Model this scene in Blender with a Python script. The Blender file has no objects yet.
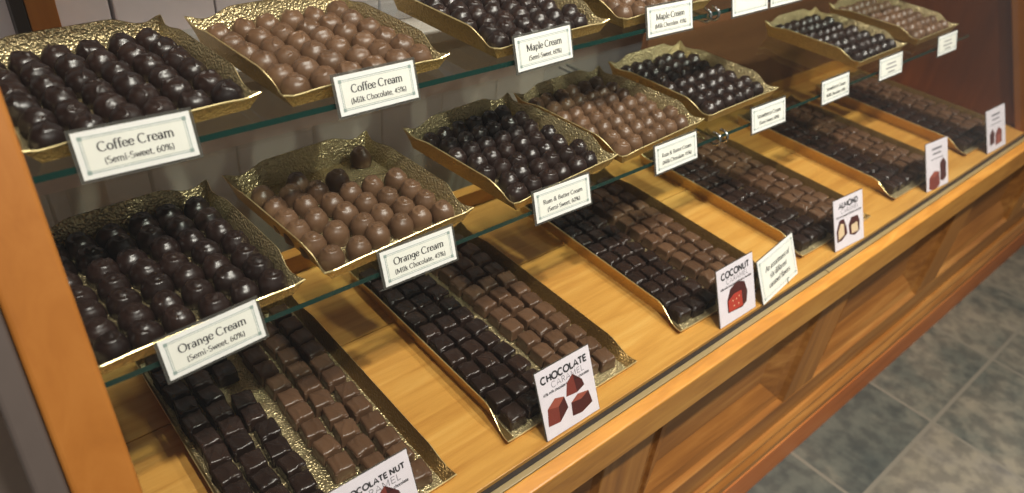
import bpy, bmesh, math, random
import numpy as np
from mathutils import Vector, Matrix

SC = bpy.context.scene
COL = SC.collection
ZD = 0.68                       # height of the deck of the case above the floor
CAMH = 0.70                     # camera above the deck
random.seed(11)

# ------------------------------------------------------------------ camera
def rot(y, t, r):
    f = np.array([math.cos(t)*math.sin(y), math.cos(t)*math.cos(y), -math.sin(t)])
    r0 = np.array([math.cos(y), -math.sin(y), 0.0]); u0 = np.cross(r0, f)
    right = math.cos(r)*r0 + math.sin(r)*u0
    up = -math.sin(r)*r0 + math.cos(r)*u0
    return right, up, f
CR, CU, CF = rot(0.767472918, 0.616599230, 0.101800039)
FPX = 738.04
cam = bpy.data.cameras.new('camera'); co = bpy.data.objects.new('camera', cam); COL.objects.link(co)
cam.sensor_width = 36.0; cam.sensor_fit = 'HORIZONTAL'; cam.lens = FPX/1024*36.0
cam.clip_start = 0.02
m = Matrix(((CR[0], CU[0], -CF[0], 0), (CR[1], CU[1], -CF[1], 0), (CR[2], CU[2], -CF[2], ZD+CAMH), (0, 0, 0, 1)))
co.matrix_world = m
cam.dof.use_dof = True; cam.dof.focus_distance = 0.84; cam.dof.aperture_fstop = 4.6
SC.camera = co

def on_plane(px, py, z):
    """case coordinates of the point of the horizontal plane z seen at a pixel of the 1024x493 photo (survey helper)"""
    d = CR*(px-512)/FPX - CU*(py-246.5)/FPX + CF
    d = d*((z-CAMH)/d[2])
    return float(d[0]), float(d[1])

# ------------------------------------------------------------------ materials
def lin(c):
    return tuple(((v/255)/12.92 if v/255 <= 0.04045 else ((v/255+0.055)/1.055)**2.4) for v in c) + (1.0,)
class NT:
    def __init__(s, name):
        s.m = bpy.data.materials.new(name); s.m.use_nodes = True
        s.t = s.m.node_tree; s.t.nodes.clear()
        s.out = s.n('ShaderNodeOutputMaterial')
    def n(s, typ, **kw):
        nd = s.t.nodes.new(typ)
        for k, v in kw.items():
            if k.startswith('_'): setattr(nd, k[1:], v)
            else:
                nd.inputs[k.replace('__', ' ')].default_value = v
        return nd
    def l(s, a, b): s.t.links.new(a, b)
def coords(t, scale, rotz=0.0):
    tc = t.n('ShaderNodeTexCoord'); mp = t.n('ShaderNodeMapping')
    mp.inputs['Scale'].default_value = scale; mp.inputs['Rotation'].default_value = (0, 0, rotz)
    t.l(tc.outputs['Object'], mp.inputs['Vector']); return mp.outputs['Vector']
def ramp(t, fac, stops):
    r = t.n('ShaderNodeValToRGB'); e = r.color_ramp.elements
    while len(e) < len(stops): e.new(0.5)
    for i, (p, c) in enumerate(stops): e[i].position = p; e[i].color = c
    t.l(fac, r.inputs['Fac']); return r.outputs['Color']
def plain(name, c, rough=0.5, metal=0.0, spec=0.5):
    t = NT(name); p = t.n('ShaderNodeBsdfPrincipled', Base__Color=lin(c), Roughness=rough, Metallic=metal)
    p.inputs['Specular IOR Level'].default_value = spec
    n = t.n('ShaderNodeTexNoise', Scale=60.0); t.l(coords(t, (1, 1, 1)), n.inputs['Vector'])
    hs = t.n('ShaderNodeHueSaturation', Color=lin(c)); mr = t.n('ShaderNodeMapRange'); mr.inputs['To Min'].default_value = .94; mr.inputs['To Max'].default_value = 1.06
    t.l(n.outputs['Fac'], mr.inputs['Value']); t.l(mr.outputs['Result'], hs.inputs['Value']); t.l(hs.outputs['Color'], p.inputs['Base Color'])
    t.l(p.outputs['BSDF'], t.out.inputs['Surface']); return t.m
def wood(name, dark, mid, light, scale=(3, 45, 45), rough=0.38, spec=0.4, rotz=0.0):
    t = NT(name); v = coords(t, scale, rotz)
    n1 = t.n('ShaderNodeTexNoise', Scale=1.0, Detail=6.0, Roughness=0.62, Distortion=0.6); t.l(v, n1.inputs['Vector'])
    v2 = coords(t, (scale[0]*.35, scale[1]*.08, scale[2]*.08), rotz)
    n2 = t.n('ShaderNodeTexNoise', Scale=1.0, Detail=3.0); t.l(v2, n2.inputs['Vector'])
    ad = t.n('ShaderNodeMath', _operation='MULTIPLY_ADD'); ad.inputs[1].default_value = .55
    t.l(n1.outputs['Fac'], ad.inputs[0])
    mu = t.n('ShaderNodeMath', _operation='MULTIPLY'); mu.inputs[1].default_value = .45; t.l(n2.outputs['Fac'], mu.inputs[0]); t.l(mu.outputs[0], ad.inputs[2])
    c = ramp(t, ad.outputs[0], [(.34, lin(dark)), (.5, lin(mid)), (.66, lin(light))])
    p = t.n('ShaderNodeBsdfPrincipled', Roughness=rough); p.inputs['Specular IOR Level'].default_value = spec
    t.l(c, p.inputs['Base Color'])
    b = t.n('ShaderNodeBump', Strength=.08, Distance=.002); t.l(n1.outputs['Fac'], b.inputs['Height']); t.l(b.outputs['Normal'], p.inputs['Normal'])
    t.l(p.outputs['BSDF'], t.out.inputs['Surface']); return t.m
def chocolate(name, c1, c2, rough=0.33, spec=0.5):
    t = NT(name)
    oi = t.n('ShaderNodeObjectInfo')
    n = t.n('ShaderNodeTexNoise', Scale=110.0, Detail=4.0); t.l(coords(t, (1, 1, 1)), n.inputs['Vector'])
    mx = t.n('ShaderNodeMath', _operation='MULTIPLY_ADD'); mx.inputs[1].default_value = .6
    t.l(oi.outputs['Random'], mx.inputs[0])
    m2 = t.n('ShaderNodeMath', _operation='MULTIPLY'); m2.inputs[1].default_value = .4; t.l(n.outputs['Fac'], m2.inputs[0]); t.l(m2.outputs[0], mx.inputs[2])
    c = ramp(t, mx.outputs[0], [(.1, lin(c1)), (.9, lin(c2))])
    p = t.n('ShaderNodeBsdfPrincipled', Roughness=rough); p.inputs['Specular IOR Level'].default_value = spec
    t.l(c, p.inputs['Base Color'])
    nb = t.n('ShaderNodeTexNoise', Scale=260.0, Detail=2.0); t.l(coords(t, (1, 1, 1)), nb.inputs['Vector'])
    b = t.n('ShaderNodeBump', Strength=.18, Distance=.001); t.l(nb.outputs['Fac'], b.inputs['Height']); t.l(b.outputs['Normal'], p.inputs['Normal'])
    t.l(p.outputs['BSDF'], t.out.inputs['Surface']); return t.m
def gold(name, c, rough, bump=0.0, scale=330.0):
    t = NT(name); p = t.n('ShaderNodeBsdfPrincipled', Base__Color=lin(c), Roughness=rough, Metallic=.74)
    if bump:
        v = t.n('ShaderNodeTexVoronoi', Scale=scale); v.feature = 'SMOOTH_F1'
        t.l(coords(t, (1, 1, 1)), v.inputs['Vector'])
        b = t.n('ShaderNodeBump', Strength=bump, Distance=.0022); t.l(v.outputs['Distance'], b.inputs['Height']); t.l(b.outputs['Normal'], p.inputs['Normal'])
        mr = t.n('ShaderNodeMapRange'); mr.inputs['From Max'].default_value = .8; mr.inputs['To Min'].default_value = 1.1; mr.inputs['To Max'].default_value = .72; t.l(v.outputs['Distance'], mr.inputs['Value'])
        hs = t.n('ShaderNodeHueSaturation', Color=lin(c)); t.l(mr.outputs['Result'], hs.inputs['Value']); t.l(hs.outputs['Color'], p.inputs['Base Color'])
    t.l(p.outputs['BSDF'], t.out.inputs['Surface']); return t.m
def glass(name, tint, refl=1.0, rough=0.0, veil=0.0, veilc=(200, 200, 200)):
    """thin clear sheet: transparent, with a Fresnel mirror on top"""
    t = NT(name); tr = t.n('ShaderNodeBsdfTransparent', Color=lin(tint)); gl = t.n('ShaderNodeBsdfGlossy', Roughness=rough)
    ge = t.n('ShaderNodeNewGeometry'); dt = t.n('ShaderNodeVectorMath', _operation='DOT_PRODUCT')
    t.l(ge.outputs['Normal'], dt.inputs[0]); t.l(ge.outputs['Incoming'], dt.inputs[1])
    ab = t.n('ShaderNodeMath', _operation='ABSOLUTE'); t.l(dt.outputs['Value'], ab.inputs[0])
    su = t.n('ShaderNodeMath', _operation='SUBTRACT'); su.inputs[0].default_value = 1.0; t.l(ab.outputs[0], su.inputs[1])
    pw = t.n('ShaderNodeMath', _operation='POWER'); pw.inputs[1].default_value = 5.0; t.l(su.outputs[0], pw.inputs[0])
    fr = t.n('ShaderNodeMath', _operation='MULTIPLY_ADD'); fr.inputs[1].default_value = .96; fr.inputs[2].default_value = .035; t.l(pw.outputs[0], fr.inputs[0])
    mu = t.n('ShaderNodeMath', _operation='MULTIPLY'); mu.inputs[1].default_value = refl
    t.l(fr.outputs[0], mu.inputs[0]); mx = t.n('ShaderNodeMixShader'); t.l(mu.outputs[0], mx.inputs[0])
    t.l(tr.outputs[0], mx.inputs[1]); t.l(gl.outputs[0], mx.inputs[2]); o = mx.outputs[0]
    if veil:
        df = t.n('ShaderNodeBsdfDiffuse', Color=lin(veilc)); m2 = t.n('ShaderNodeMixShader'); m2.inputs[0].default_value = veil
        t.l(o, m2.inputs[1]); t.l(df.outputs[0], m2.inputs[2]); o = m2.outputs[0]
    t.l(o, t.out.inputs['Surface']); return t.m

M = {}
M['deck'] = wood('golden maple deck', (170, 116, 50), (198, 146, 70), (214, 168, 92), scale=(4, 60, 60), rough=.34)
M['nosing'] = wood('orange maple nosing', (150, 98, 38), (180, 124, 50), (198, 146, 68), scale=(9, 70, 70), rough=.35)
M['panel'] = wood('maple base panelling', (116, 70, 28), (150, 97, 42), (184, 132, 68), scale=(3, 50, 50), rough=.42)
M['stile'] = wood('maple stile', (126, 80, 32), (158, 104, 44), (180, 128, 62), scale=(50, 50, 3), rough=.42)
M['kick'] = wood('reddish maple plinth', (150, 78, 32), (186, 104, 46), (202, 124, 62), scale=(3, 50, 50), rough=.4)
M['post'] = wood('orange wood post', (142, 86, 30), (160, 100, 38), (172, 112, 48), scale=(26, 26, 2.2), rough=.45)
M['endwood'] = wood('dark red brown end panel', (88, 42, 12), (112, 57, 19), (134, 73, 28), scale=(20, 20, 2), rough=.5)
M['backwood'] = wood('brown back panel', (76, 46, 27), (104, 64, 38), (124, 80, 50), scale=(2, 30, 30), rough=.5)
M['grey_front'] = plain('grey laminate', (168, 154, 144), .55)
M['dark'] = plain('dark shadow brown', (36, 28, 24), .6)
M['alu'] = plain('grey brown metal profile', (92, 82, 76), .45, .2)
M['whitecard'] = plain('white carton', (226, 220, 222), .6)
M['lidcard'] = plain('white carton lid', (236, 231, 232), .6)
M['lilac'] = plain('lilac seal', (205, 198, 222), .6)
M['glass'] = glass('clear front glass', (252, 253, 252), .55)
M['shelfglass'] = glass('clear shelf glass', (246, 251, 248), 1.0)
M['glassedge'] = plain('teal glass edge', (20, 58, 52), .12, 0, .8)
M['paneedge'] = plain('pale ground glass edge', (140, 122, 84), .4)
M['chrome'] = plain('chrome', (200, 200, 198), .12, 1.0)
M['dtruf'] = chocolate('dark truffle chocolate', (27, 18, 16), (44, 30, 26), .3, .55)
M['mtruf'] = chocolate('milk truffle chocolate', (90, 66, 47), (110, 82, 60), .36, .5)
M['dcar'] = chocolate('dark caramel chocolate', (32, 22, 19), (50, 35, 29), .27, .6)
M['mcar'] = chocolate('milk caramel chocolate', (80, 57, 41), (102, 75, 55), .30, .55)
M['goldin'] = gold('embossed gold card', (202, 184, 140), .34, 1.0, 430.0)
M['goldshade'] = gold('shaded gold card wall', (156, 124, 72), .36, .7, 430.0)  # shade and dark reflections on deck tray walls put into the colour
M['goldout'] = gold('plain gold card', (212, 176, 104), .34, .55, 430.0)
M['goldrim'] = gold('glint-bright gold card edge', (236, 216, 158), .3)  # highlight along the rims put into a lighter colour
M['paper'] = plain('white label paper', (240, 239, 236), .6)
M['cream'] = plain('cream label paper', (238, 237, 228), .6)
M['card'] = plain('lavender white card', (228, 220, 228), .45)
M['ink'] = plain('dark ink', (52, 50, 54), .6)
M['inkgrey'] = plain('grey ink', (120, 116, 124), .6)
M['border'] = plain('grey green border ink', (150, 166, 160), .6)
M['sleeve'] = glass('clear plastic sleeve', (205, 205, 200), 1.0, .08, .18, (150, 148, 142))
M['acrylic'] = glass('clear acrylic', (225, 230, 228), 1.0, .02, .06, (220, 220, 220))
M['pr1'] = plain('printed red brown', (120, 52, 42), .5)
M['pr2'] = plain('printed dark brown', (74, 30, 28), .5)
M['pr3'] = plain('printed light red brown', (152, 78, 62), .5)
M['pr4'] = plain('printed cream', (222, 196, 160), .5)
M['pr5'] = plain('printed coconut red', (176, 58, 44), .5)

# floor: slate tiles
t = NT('slate tile floor')
tc = t.n('ShaderNodeTexCoord'); mp = t.n('ShaderNodeMapping'); mp.inputs['Location'].default_value = (-1.36+.394*10, -.195+.394*10, 0)
t.l(tc.outputs['Object'], mp.inputs['Vector'])
br = t.n('ShaderNodeTexBrick'); br.offset = 0.0; br.squash = 1.0
for k, v in (('Scale', 1.0), ('Brick Width', .394), ('Row Height', .394), ('Mortar Size', .0055), ('Mortar Smooth', .3), ('Bias', 0.0)): br.inputs[k].default_value = v
br.inputs['Color1'].default_value = (0, 0, 0, 1); br.inputs['Color2'].default_value = (1, 1, 1, 1); br.inputs['Mortar'].default_value = (.5, .5, .5, 1)
t.l(mp.outputs['Vector'], br.inputs['Vector'])
n1 = t.n('ShaderNodeTexNoise', Scale=7.0, Detail=6.0, Roughness=.6); t.l(mp.outputs['Vector'], n1.inputs['Vector'])
n2 = t.n('ShaderNodeTexNoise', Scale=24.0, Detail=4.0); t.l(mp.outputs['Vector'], n2.inputs['Vector'])
ad = t.n('ShaderNodeMath', _operation='MULTIPLY_ADD'); ad.inputs[1].default_value = .3; t.l(br.outputs['Color'], ad.inputs[0])
ml = t.n('ShaderNodeMath', _operation='MULTIPLY'); ml.inputs[1].default_value = .7; t.l(n1.outputs['Fac'], ml.inputs[0]); t.l(ml.outputs[0], ad.inputs[2])
base = ramp(t, ad.outputs[0], [(.25, lin((68, 74, 70))), (.42, lin((94, 96, 87))), (.6, lin((132, 125, 108))), (.8, lin((120, 116, 108)))])
sp = ramp(t, n2.outputs['Fac'], [(.4, (.55, .56, .6, 1)), (.58, (1, 1, 1, 1))])
mm = t.n('ShaderNodeMix', _data_type='RGBA', _blend_type='MULTIPLY'); mm.inputs[0].default_value = .8
t.l(base, mm.inputs[6]); t.l(sp, mm.inputs[7])
mg = t.n('ShaderNodeMix', _data_type='RGBA'); t.l(br.outputs['Fac'], mg.inputs[0]); t.l(mm.outputs[2], mg.inputs[6]); mg.inputs[7].default_value = lin((120, 115, 102))
p = t.n('ShaderNodeBsdfPrincipled', Roughness=.5); t.l(mg.outputs[2], p.inputs['Base Color'])
bp_ = t.n('ShaderNodeBump', Strength=.25, Distance=.004); t.l(n1.outputs['Fac'], bp_.inputs['Height']); t.l(bp_.outputs['Normal'], p.inputs['Normal'])
t.l(p.outputs['BSDF'], t.out.inputs['Surface']); M['floor'] = t.m

# ------------------------------------------------------------------ mesh helpers
class MB:
    def __init__(s): s.v = []; s.f = []; s.mi = []; s.mats = []
    def mat(s, m):
        m = M[m] if isinstance(m, str) else m
        if m not in s.mats: s.mats.append(m)
        return s.mats.index(m)
    def face(s, pts, m):
        i = len(s.v); s.v += [tuple(p) for p in pts]; s.f.append(list(range(i, i+len(pts)))); s.mi.append(s.mat(m))
    def box(s, x0, x1, y0, y1, z0, z1, m, xf=None, bev=0.0):
        bm = bmesh.new(); bmesh.ops.create_cube(bm, size=1.0)
        for v in bm.verts: v.co = Vector(((x0+x1)/2+v.co.x*(x1-x0), (y0+y1)/2+v.co.y*(y1-y0), (z0+z1)/2+v.co.z*(z1-z0)))
        if bev: bmesh.ops.bevel(bm, geom=bm.edges[:], offset=bev, segments=2, affect='EDGES', profile=.5)
        s.addbm(bm, m, xf)
    def addbm(s, bm, m, xf=None):
        i = len(s.v); bm.verts.index_update(); k = s.mat(m)
        for v in bm.verts: s.v.append(tuple(xf(v.co) if xf else v.co))
        for f in bm.faces: s.f.append([i+v.index for v in f.verts]); s.mi.append(k)
        bm.free()
    def prism(s, prof, x0, x1, m):
        """closed (y,z) profile extruded along x"""
        n = len(prof); i = len(s.v); k = s.mat(m)
        s.v += [(x0, y, z) for y, z in prof] + [(x1, y, z) for y, z in prof]
        for a in range(n):
            b = (a+1) % n; s.f.append([i+a, i+b, i+n+b, i+n+a]); s.mi.append(k)
        s.f.append(list(range(i+n-1, i-1, -1))); s.mi.append(k); s.f.append(list(range(i+n, i+2*n))); s.mi.append(k)
    def tube(s, pts, r, m, seg=8):
        i0 = len(s.v); k = s.mat(m); pts = [Vector(p) for p in pts]
        for j, p in enumerate(pts):
            d = (pts[min(j+1, len(pts)-1)]-pts[max(j-1, 0)]).normalized()
            a = d.orthogonal().normalized() if j == 0 else (a - d*a.dot(d)).normalized()
            b = d.cross(a)
            for q in range(seg):
                th = 2*math.pi*q/seg; s.v.append(tuple(p+a*math.cos(th)*r+b*math.sin(th)*r))
        for j in range(len(pts)-1):
            for q in range(seg):
                s.f.append([i0+j*seg+q, i0+j*seg+(q+1) % seg, i0+(j+1)*seg+(q+1) % seg, i0+(j+1)*seg+q]); s.mi.append(k)
        s.f.append([i0+q for q in range(seg)][::-1]); s.mi.append(k)
        s.f.append([i0+(len(pts)-1)*seg+q for q in range(seg)]); s.mi.append(k)
    def mesh(s, name, smooth=False):
        me = bpy.data.meshes.new(name); me.from_pydata(s.v, [], s.f)
        for m_ in s.mats: me.materials.append(m_)
        me.polygons.foreach_set('material_index', s.mi)
        if smooth: me.polygons.foreach_set('use_smooth', [True]*len(s.f))
        me.update(); return me
    def build(s, name, parent=None, loc=None, smooth=False):
        o = bpy.data.objects.new(name, s.mesh(name, smooth)); COL.objects.link(o)
        if parent is not None: o.parent = parent
        if loc is not None: o.location = loc
        return o
def fixn(o):
    bm = bmesh.new(); bm.from_mesh(o.data); bmesh.ops.remove_doubles(bm, verts=bm.verts, dist=1e-6)
    bmesh.ops.recalc_face_normals(bm, faces=bm.faces); bm.to_mesh(o.data); bm.free(); return o
def tag(o, label=None, cat=None, group=None, kind=None):
    if label: o['label'] = label
    if cat: o['category'] = cat
    if group: o['group'] = group
    if kind: o['kind'] = kind
    return o
def empty(name, loc=(0, 0, 0), rz=0.0):
    o = bpy.data.objects.new(name, None); COL.objects.link(o); o.location = loc; o.rotation_euler = (0, 0, rz); o.empty_display_size = .02; return o

# ------------------------------------------------------------------ setting
f = MB(); f.face([(-3, -3, 0), (6, -3, 0), (6, 3.5, 0), (-3, 3.5, 0)], 'floor'); tag(f.build('floor'), kind='structure')

# ------------------------------------------------------------------ the display case
XL, XR = 0.0, 2.022             # inner faces of the end posts
GY, GS = 0.363, 0.484           # the sloping front: y = GY + GS*z
ZT = 0.70
case = tag(empty('display_case', (0, 0, ZD)), 'long wooden chocolate display case with sloping glass front and panelled base on slate floor', 'display case')
def part(mb, name, parent=case, smooth=False): return fixn(mb.build(name, parent, smooth=smooth))
b = MB(); b.box(XL-.02, XR+.06, .3752, .6645, -.02, 0, 'deck', bev=.0008); part(b, 'deck_board')
b = MB(); b.box(XL-.02, XR+.06, .6665, .86, -.02, 0, 'deck', bev=.0008); part(b, 'deck_board')
b = MB(); b.box(XL-.02, XR+.06, .3655, .3752, -.03, -.006, 'dark'); part(b, 'glass_channel')
b = MB(); b.box(XL-.06, 3.1, .337, .3575, -.062, 0, 'nosing', bev=.0025); part(b, 'nosing')
# panelled base front
FY = .384
b = MB(); b.box(XL, 3.1, FY+.030, .86, -.66, -.022, 'panel'); part(b, 'carcass')
b = MB(); b.box(XL, 3.1, FY-.004, FY+.02, -.105, -.022, 'panel'); part(b, 'top_rail')
b = MB(); b.box(XL, 3.1, FY, FY+.02, -.50, -.418, 'panel', bev=.003); part(b, 'bottom_rail')
stx = [(.02, .06), (.60, .715), (1.205, 1.325), (1.83, 1.95), (2.46, 2.58)]
for x0, x1 in stx:
    b = MB(); b.box(x0, x1, FY, FY+.02, -.42, -.10, 'stile', bev=.003); part(b, 'stile')
for (a, c) in ((.06, .60), (.715, 1.205), (1.325, 1.83), (1.95, 2.46), (2.58, 3.1)):
    b = MB(); z0, z1, e = -.418, -.105, .055
    def ringp(d, y): return [(a+d, y, z0+d), (c-d, y, z0+d), (c-d, y, z1-d), (a+d, y, z1-d)]
    o_, i0_, i1, i1b, i2 = ringp(0, FY+.001), ringp(.008, FY+.010), ringp(.036, FY+.017), ringp(.039, FY+.011), ringp(.085, FY+.0285)
    for p0, p1 in ((o_, i0_), (i0_, i1), (i1, i1b), (i1b, i2)):
        for q in range(4): b.face([p0[q], p0[(q+1) % 4], p1[(q+1) % 4], p1[q]], 'panel')
    b.face(i2, 'panel'); part(b, 'raised_panel')
b = MB(); b.prism([(FY+.02, -.495), (FY-.006, -.495), (FY-.012, -.503), (FY-.012, -.512), (FY-.004, -.52), (FY-.004, -.535), (FY-.014, -.548), (FY-.014, -.57), (FY+.02, -.57)], XL, 3.1, 'panel'); part(b, 'base_moulding')
b = MB(); b.box(XL, 3.1, FY-.016, FY+.03, -ZD, -.57, 'kick', bev=.003); part(b, 'plinth')
# sloping corner posts
def slope(x, t0, z): return (x, GY+GS*z+t0, z)
def post(x0, x1, mat, lean=0.0):
    bm = bmesh.new(); bmesh.ops.create_cube(bm, size=1.0)
    for v in bm.verts:
        z = -.005 if v.co.z < 0 else ZT
        t_ = -.012 if v.co.y < 0 else .036
        v.co = Vector(slope((x0 if v.co.x < 0 else x1)+lean*z, t_, z))
    bmesh.ops.bevel(bm, geom=bm.edges[:], offset=.004, segments=3, affect='EDGES', profile=.5)
    b = MB(); b.addbm(bm, mat); return b
part(post(-.004, .0405, 'post', .035), 'corner_post', smooth=False)
part(post(-.026, -.0045, 'alu', .035), 'post_cover_strip')
part(post(XR, XR+.05, 'post'), 'corner_post')
b = MB()
pr = [(GY+.02, 0), (.86, 0), (.86, ZT), (GY+GS*ZT+.02, ZT)]
b.prism(pr, XR+.012, XR+.03, 'endwood'); part(b, 'end_panel')
b = MB(); b.prism([(GY+.04, 0), (.86, 0), (.86, ZT), (GY+GS*ZT+.04, ZT)], XL-.018, XL-.006, 'endwood'); part(b, 'end_panel')  # left panel added out of view to block light from that side
# front glass
for x0, x1 in ((.041, 1.0795), (1.0815, XR-.001)):
    b = MB(); th = .0045
    P = [slope(x0, -th, -.004), slope(x1, -th, -.004), slope(x1, -th, ZT-.01), slope(x0, -th, ZT-.01)]
    Q = [slope(x0, th, -.004), slope(x1, th, -.004), slope(x1, th, ZT-.01), slope(x0, th, ZT-.01)]
    b.face(P, 'glass'); b.face(Q[::-1], 'glass')
    o = part(b, 'front_glass')
    b = MB(); b.face([P[0], P[1], Q[1], Q[0]], 'paneedge'); b.box(x0, x1, .3580, .3660, -.012, -.0005, 'paneedge', bev=.001)
    part(b, 'glass_sill_edge')
# unseen top slab, overhang shaped to shade the back rows, and rear frame
b = MB(); b.box(XL-.05, XR+.09, .585, .90, ZT, ZT+.04, 'nosing', bev=.004); part(b, 'unseen_shade_top')
b = MB(); b.box(XL, XR+.03, .842, .862, 0, .03, 'nosing'); part(b, 'rear_rail')
b = MB(); b.box(1.12, XR+.03, .845, .86, .03, ZT, 'backwood'); part(b, 'rear_door')

# ------------------------------------------------------------------ glass shelves on chrome brackets
SM, SU = .235, .391             # top faces
YM, YU = .514, .586             # front edges
def shelf(x0, x1, y0, y1, zt, label, cx):
    r = tag(empty('glass_shelf', ((x0+x1)/2, (y0+y1)/2, ZD+zt)), label, 'shelf', 'glass shelves in the case')
    hx, hy = (x1-x0)/2, (y1-y0)/2
    b = MB(); b.face([(-hx, -hy, 0), (hx, -hy, 0), (hx, hy, 0), (-hx, hy, 0)], 'shelfglass'); b.face([(-hx, hy, -.006), (hx, hy, -.006), (hx, -hy, -.006), (-hx, -hy, -.006)], 'shelfglass'); b.build('shelf_sheet', r)
    b = MB()
    c = [(-hx, -hy), (hx, -hy), (hx, hy), (-hx, hy)]
    for q in range(4):
        (xa, ya), (xb, yb) = c[q], c[(q+1) % 4]; b.face([(xa, ya, -.006), (xb, yb, -.006), (xb, yb, 0), (xa, ya, 0)], 'glassedge' if q == 0 else 'shelfglass')
    b.build('polished_edge', r); return r
shelf(.03, .884, YM, .835, SM, 'lower clear glass shelf left of the chrome brackets, orange cream trays on it', 0)
shelf(.888, 1.79, YM, .835, SM, 'lower clear glass shelf right of the chrome brackets, strawberry cream tray on it', 0)
shelf(.03, .897, YU, .835, SU, 'upper clear glass shelf left of the chrome brackets, coffee cream trays on it', 0)
shelf(.901, 1.79, YU, .835, SU, 'upper clear glass shelf beyond the chrome brackets, almost out of frame', 0)
def bracket(x, yf, z, label):
    b = MB()
    for dx in (-.009, .009):
        pts = [(dx, .838, -.010), (dx, yf+.004, -.010)]
        for a in range(0, 181, 30):
            th = math.radians(-90-a); pts.append((dx, yf-.003+.0085*math.cos(th), -.0015+.0085*math.sin(th)))
        pts.append((dx, yf+.003, .007))
        b.tube([(p[0], p[1], p[2]) for p in pts], .0021, 'chrome')
    o = b.build('shelf_bracket', None, (x, 0, ZD+z), smooth=True); tag(o, label, 'bracket', 'chrome shelf brackets')
bracket(.886, YM, SM, 'chrome double hook bracket under lower glass shelf, beside rum and butter label')
bracket(.899, YU, SU, 'chrome double hook bracket under upper glass shelf, beside milk maple cream label')

# ------------------------------------------------------------------ things behind the case
cb = tag(empty('back_counter', (.55, 1.2, 0)), 'grey back counter behind the case carrying white cartons', 'counter')
b = MB(); b.box(-1.2, 1.4, -.20, .3, 0, ZD+.245, 'grey_front'); b.build('cabinet', cb)
b = MB(); b.box(-1.22, 1.42, -.22, .32, ZD+.245, ZD+.27, 'grey_front', bev=.004); b.build('counter_slab', cb)
up = tag(empty('wooden_upright', (.166, 1.025, ZD+.27)), 'orange brown wooden upright on the back counter, in front of the white cartons', 'post')
for x0, x1, mt, nm in ((-.016, .016, 'post', 'upright'), (-.031, -.017, 'dark', 'gap_shade_strip')):  # shade of the gap beside the upright put into a dark strip
    b = MB(); b.box(x0, x1, -.012, .012, .0005, .48, mt, bev=.001); b.build(nm, up)
ordn = ['first', 'second', 'third', 'fourth', 'fifth', 'sixth', 'seventh', 'eighth', 'ninth', 'tenth', 'eleventh', 'twelfth', 'thirteenth', 'fourteenth']
bw = .135
for i in range(8):
    x = -.02+bw*i
    r = tag(empty('white_carton', (x+bw/2, 1.12, ZD+.27), random.uniform(-.02, .02)), 'white carton behind the top shelf, %s from the wooden corner post' % ordn[i], 'carton', 'white cartons on the back counter')
    b = MB(); b.box(-bw/2+.002, bw/2-.002, -.07, .07, 0, .17, 'whitecard', bev=.002); b.build('carton_body', r)
    b = MB(); b.box(-bw/2+.0012, bw/2-.0012, -.071, .071, .171, .21, 'lidcard', bev=.002); b.build('lid', r)
    b = MB(); b.face([(.011*math.cos(a*.524), -.0705, .13+.011*math.sin(a*.524)) for a in range(12)], 'lilac'); b.build('seal', r)

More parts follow.
